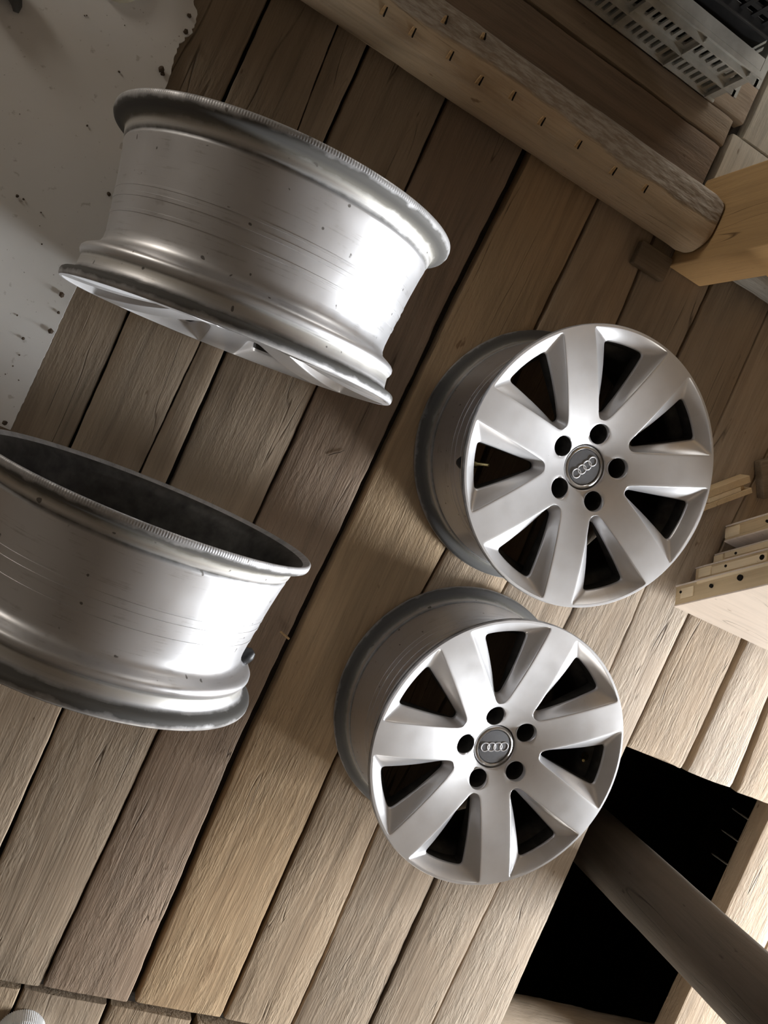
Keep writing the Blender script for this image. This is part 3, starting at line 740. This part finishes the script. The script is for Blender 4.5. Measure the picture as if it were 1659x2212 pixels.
# ================================================================== CRATES
cr = empty('grey_crate', (0.80, 1.0, 0.006), 'grey slotted plastic crate standing on the boards behind the log', 'crate')
def slotted_wall(length, height, rows, pitch, slot, col_every, th=0.006):
    bm = bmesh.new()
    zs = [0.0]
    for (a, b_) in rows: zs += [a, b_]
    zs.append(height)
    for i in range(0, len(zs), 2): add_box(bm, -length, 0, 0, th, zs[i], zs[i + 1])
    for (a, b_) in rows:
        x = -0.020
        add_box(bm, -0.020, 0, 0, th, a, b_)
        k = 0
        while x > -length + 0.02:
            k += 1
            wgap = slot; bar = pitch - slot
            if k % col_every == 0: bar = 0.018
            add_box(bm, x - wgap - bar, x - wgap, 0, th, a, b_)
            # rounded slot ends
            add_box(bm, x - wgap, x - wgap + 0.002, 0.001, th - 0.001, a, a + 0.003); add_box(bm, x - 0.002, x, 0.001, th - 0.001, a, a + 0.003)
            x -= wgap + bar
    return bm
rows = [(0.008, 0.052), (0.070, 0.108)]
link('front_wall', bm_mesh('front_wall', slotted_wall(0.52, 0.132, rows, 0.0155, 0.0085, 7)), M['crate'], cr, smooth=False)
sw = link('side_wall', bm_mesh('side_wall', slotted_wall(0.30, 0.132, rows, 0.0155, 0.0085, 7)), M['crate'], cr, smooth=False)
sw.rotation_euler = (0, 0, -math.pi / 2); sw.location = (-0.006, 0.006, 0)
bw = link('back_wall', bm_mesh('back_wall', slotted_wall(0.52, 0.132, rows, 0.0155, 0.0085, 7)), M['crate'], cr, smooth=False); bw.location = (0, 0.306, 0)
lw = link('side_wall', sw.data, None, cr, smooth=False); lw.rotation_euler = (0, 0, -math.pi / 2); lw.location = (-0.52, 0.006, 0)
box('base', (-0.514, -0.007, 0.007, 0.305, 0.0, 0.004), M['crate'], cr)
bm = bmesh.new()
for z, d in ((0.058, 0.012), (0.118, 0.014)):
    add_box(bm, -0.52, 0.006, -d, 0.0, z, z + 0.003); add_box(bm, 0.0, d, -d, 0.31, z, z + 0.003)
add_box(bm, -0.52, 0.003, -0.006, 0, 0.0, 0.003); add_box(bm, -0.52, 0.004, -0.004, 0.0, 0.129, 0.132); add_box(bm, -0.514, -0.007, 0.0065, 0.030, 0.128, 0.132)
link('rib', bm_mesh('rib', bm), M['crate'], cr, smooth=False)
for x in (-0.020, -0.13, -0.26, -0.38):
    box('upright_rib', (x - 0.0015, x + 0.0015, -0.010, 0.0, 0.004, 0.128), M['crate'], cr)

bk_ = empty('black_crate', (0.775, 1.052, 0.0112), 'black lattice plastic crate standing inside the grey slotted crate', 'crate')
bk_.rotation_euler = (0, 0, math.radians(2.0))
def lattice(length, thick=0.007):
    bm = bmesh.new()
    add_box(bm, -length, 0, 0, thick, 0.0, 0.150, 0.0015); add_box(bm, -length, 0.0, -0.012, thick + 0.002, 0.150, 0.158, 0.002)
    for k in range(5): add_box(bm, -length, 0, 0.001, thick - 0.001, 0.176 + 0.028 * k, 0.186 + 0.028 * k)
    x = 0.0
    while x > -length + 0.01:
        add_box(bm, x - 0.009, x, 0.0005, thick - 0.0005, 0.158, 0.30); x -= 0.0275
    add_box(bm, -length, 0.0, -0.008, thick + 0.004, 0.30, 0.312, 0.002)
    return bm
fw = link('front_wall', bm_mesh('front_wall', lattice(0.455)), M['black'], bk_, smooth=False)
o = link('back_wall', fw.data, None, bk_, smooth=False); o.location = (0, 0.222, 0)
sw2 = link('side_wall', bm_mesh('side_wall', lattice(0.210)), M['black'], bk_, smooth=False); sw2.location = (0, 0.217, 0); sw2.rotation_euler = (0, 0, math.pi / 2)
o = link('side_wall', sw2.data, None, bk_, smooth=False); o.location = (-0.447, 0.217, 0); o.rotation_euler = (0, 0, math.pi / 2)
box('base', (-0.449, -0.008, 0.008, 0.221, 0.0, 0.004), M['black'], bk_)

# ================================================================== SMALL THINGS ON THE LEFT
zsh = 0.0042
def sheet_poly():
    r = random.Random(3); pts = []
    def seg(a, b_, n, amp):
        for i in range(n):
            t = i / n; pts.append((a[0] + (b_[0] - a[0]) * t + r.uniform(-amp, amp), a[1] + (b_[1] - a[1]) * t))
    seg((-0.1225, -0.145), (-0.119, 0.16), 60, 0.0006)
    seg((-0.119, 0.180), (-0.1185, 0.184), 1, 0)
    pts.extend([(-0.1105, 0.186), (-0.1165, 0.2330), (-0.1130, 0.240)])
    seg((-0.116, 0.25), (-0.119, 0.475), 40, 0.0006)
    seg((-0.119, 0.475), (-0.127, 0.530), 10, 0.0015)
    seg((-0.127, 0.530), (-0.118, 0.562), 7, 0.003)
    seg((-0.116, 0.566), (-0.119, 0.592), 6, 0.003)
    seg((-0.121, 0.595), (-0.150, 0.640), 9, 0.003)
    seg((-0.150, 0.640), (-0.21, 0.76), 10, 0.004)
    pts.extend([(-0.95, 0.76), (-0.95, -0.145)])
    return pts
pp = sheet_poly(); n = len(pp)
vs = [(x, y, zsh) for x, y in pp] + [(x, y, 0.0006) for x, y in pp]
fs = [tuple(range(n)), tuple(range(2 * n - 1, n - 1, -1))] + [(i, (i + 1) % n, (i + 1) % n + n, i + n) for i in range(n)]
sh = link('white_board', mesh_from('white_board', vs, fs), M['sheet'], None, smooth=False)
tag(sh, 'large off-white hardboard sheet with a ragged edge on the floor', 'sheet')
bm = bmesh.new(); r = random.Random(9)
spots = [(-0.135, 0.487, .006), (-0.131, 0.482, .004), (-0.130, 0.585, .004), (-0.125, 0.560, .005), (-0.131, 0.27, .004), (-0.134, 0.09, .005), (-0.128, 0.062, .003), (-0.127, 0.029, .005), (-0.134, -0.137, .005), (-0.20, 0.35, .002), (-0.25, 0.20, .003), (-0.24, 0.20, .002), (-0.19, 0.45, .002), (-0.16, 0.0, .003)]
spots += [(r.uniform(-0.40, -0.13), r.uniform(-0.1, 0.55), r.uniform(.0008, .0018)) for _ in range(26)]
for (x, y, s) in spots:
    q = bmesh.ops.create_icosphere(bm, subdivisions=1, radius=s)
    for v in q['verts']:
        v.co = Vector((x + v.co.x * r.uniform(.7, 1.2), y + v.co.y * r.uniform(.7, 1.2), zsh + s * 0.62 + v.co.z * 0.5))
cb = link('crumbs', bm_mesh('crumbs', bm), M['crumb'], None, smooth=False)
tag(cb, 'dark dirt crumbs scattered over the white hardboard sheet', 'crumbs', None, 'stuff')

# dark claw in the top left corner
cw = empty('claw_tool', (-0.37, 0.455, zsh), 'dark curved tool claw on the white sheet in the top left corner', 'tool')
def tube(pts, rads, seg=14, flatz=1.0):
    vs, fs = [], []
    for i, (p, rd) in enumerate(zip(pts, rads)):
        a = Vector(pts[max(i - 1, 0)]); b_ = Vector(pts[min(i + 1, len(pts) - 1)]); d = (b_ - a).normalized()
        s = d.cross(Vector((0, 0, 1))).normalized(); u = s.cross(d)
        for k in range(seg):
            an = 2 * math.pi * k / seg
            vs.append(tuple(Vector(p) + s * rd * math.cos(an) + u * rd * flatz * math.sin(an)))
    for i in range(len(pts) - 1):
        for k in range(seg):
            l = (k + 1) % seg; fs.append((i * seg + k, i * seg + l, (i + 1) * seg + l, (i + 1) * seg + k))
    fs.append(tuple(range(seg))); fs.append(tuple((len(pts) - 1) * seg + k for k in range(seg)))
    return vs, fs
vs, fs = tube([(-0.09, 0.05, .02), (-0.05, 0.035, .02), (-0.025, 0.028, .018), (-0.005, 0.022, .015), (0.010, 0.012, .012), (0.018, 0.0, .009), (0.0195, -0.008, .007)], [.016, .017, .017, .0155, .012, .0075, .004], 14, 0.8)
link('claw', mesh_from('claw', vs, fs), M['toolgrey'], cw)
vs, fs = tube([(-0.30, 0.05, .02), (-0.20, 0.045, .02), (-0.10, 0.038, .02), (-0.05, 0.02, .02), (-0.022, -0.010, .017), (-0.020, -0.016, .014)], [.014, .014, .016, .018, .012, .006], 14, 0.9)
link('handle', mesh_from('handle', vs, fs), M['toolgrey'], cw)
# pale lid at the top edge
ld = empty('pale_lid', (-0.2455, 0.5815, zsh), 'round cream lid on the white sheet at the top picture edge', 'lid')
link('disc', lathe_mesh('disc', [(0.00001, 0.007), (0.032, 0.007), (0.034, 0.0085), (0.0375, 0.0085), (0.040, 0.006), (0.0405, 0.0), (0.00001, 0.0)], M['cream'], 64), None, ld, smooth=False)
# ribbed white cap in the bottom left corner
vs, fs = [], []
prof = [(0.00001, 0.034), (0.030, 0.034), (0.037, 0.032), (0.0405, 0.027), (0.0420, 0.0), (0.00001, 0.0)]
seg = 144
for i in range(seg):
    a = 2 * math.pi * i / seg
    for k, (rr, z) in enumerate(prof):
        q = rr + (0.0009 if i % 2 else -0.0009) * (1 if k in (2, 3, 4) else 0)
        vs.append((q * math.cos(a), q * math.sin(a), z))
np_ = len(prof)
for i in range(seg):
    j = (i + 1) % seg
    for k in range(np_ - 1): fs.append((i * np_ + k, j * np_ + k, j * np_ + k + 1, i * np_ + k + 1))
cp = empty('ribbed_cap', (0.300, -1.157, -0.005), 'white ribbed plastic cap on the boards in the bottom left corner', 'cap')
link('cap_shell', mesh_from('cap_shell', vs, fs), M['white'], cp, smooth=False)
# a loose wood chip and a twig on the boards
bm = bmesh.new(); add_box(bm, -0.012, 0.012, -0.004, 0.004, 0, 0.003, 0.001)
for v in bm.verts: v.co.y *= 1 - abs(v.co.x) * 45
ch = link('wood_chip', bm_mesh('wood_chip', bm), M['splinter'], None, smooth=False); ch.location = (0.448, -0.305, 0.0)
ch.rotation_euler = (0, 0, -0.35); tag(ch, 'small loose wood chip on the board between the upright and the lying wheel', 'chip')
vs, fs = tube([(-0.016, -0.002, .001), (-0.005, 0.0, .0016), (0.006, 0.0005, .0016), (0.016, 0.003, .001)], [.0006, .0010, .0010, .0005], 8)
tw = link('twig', mesh_from('twig', vs, fs), M['crumb'], None); tw.location = (0.395, 0.045, 0.0); tw.rotation_euler = (0, 0, 0.55)
tag(tw, 'thin dark twig on the brown board between the two upright wheels', 'twig')
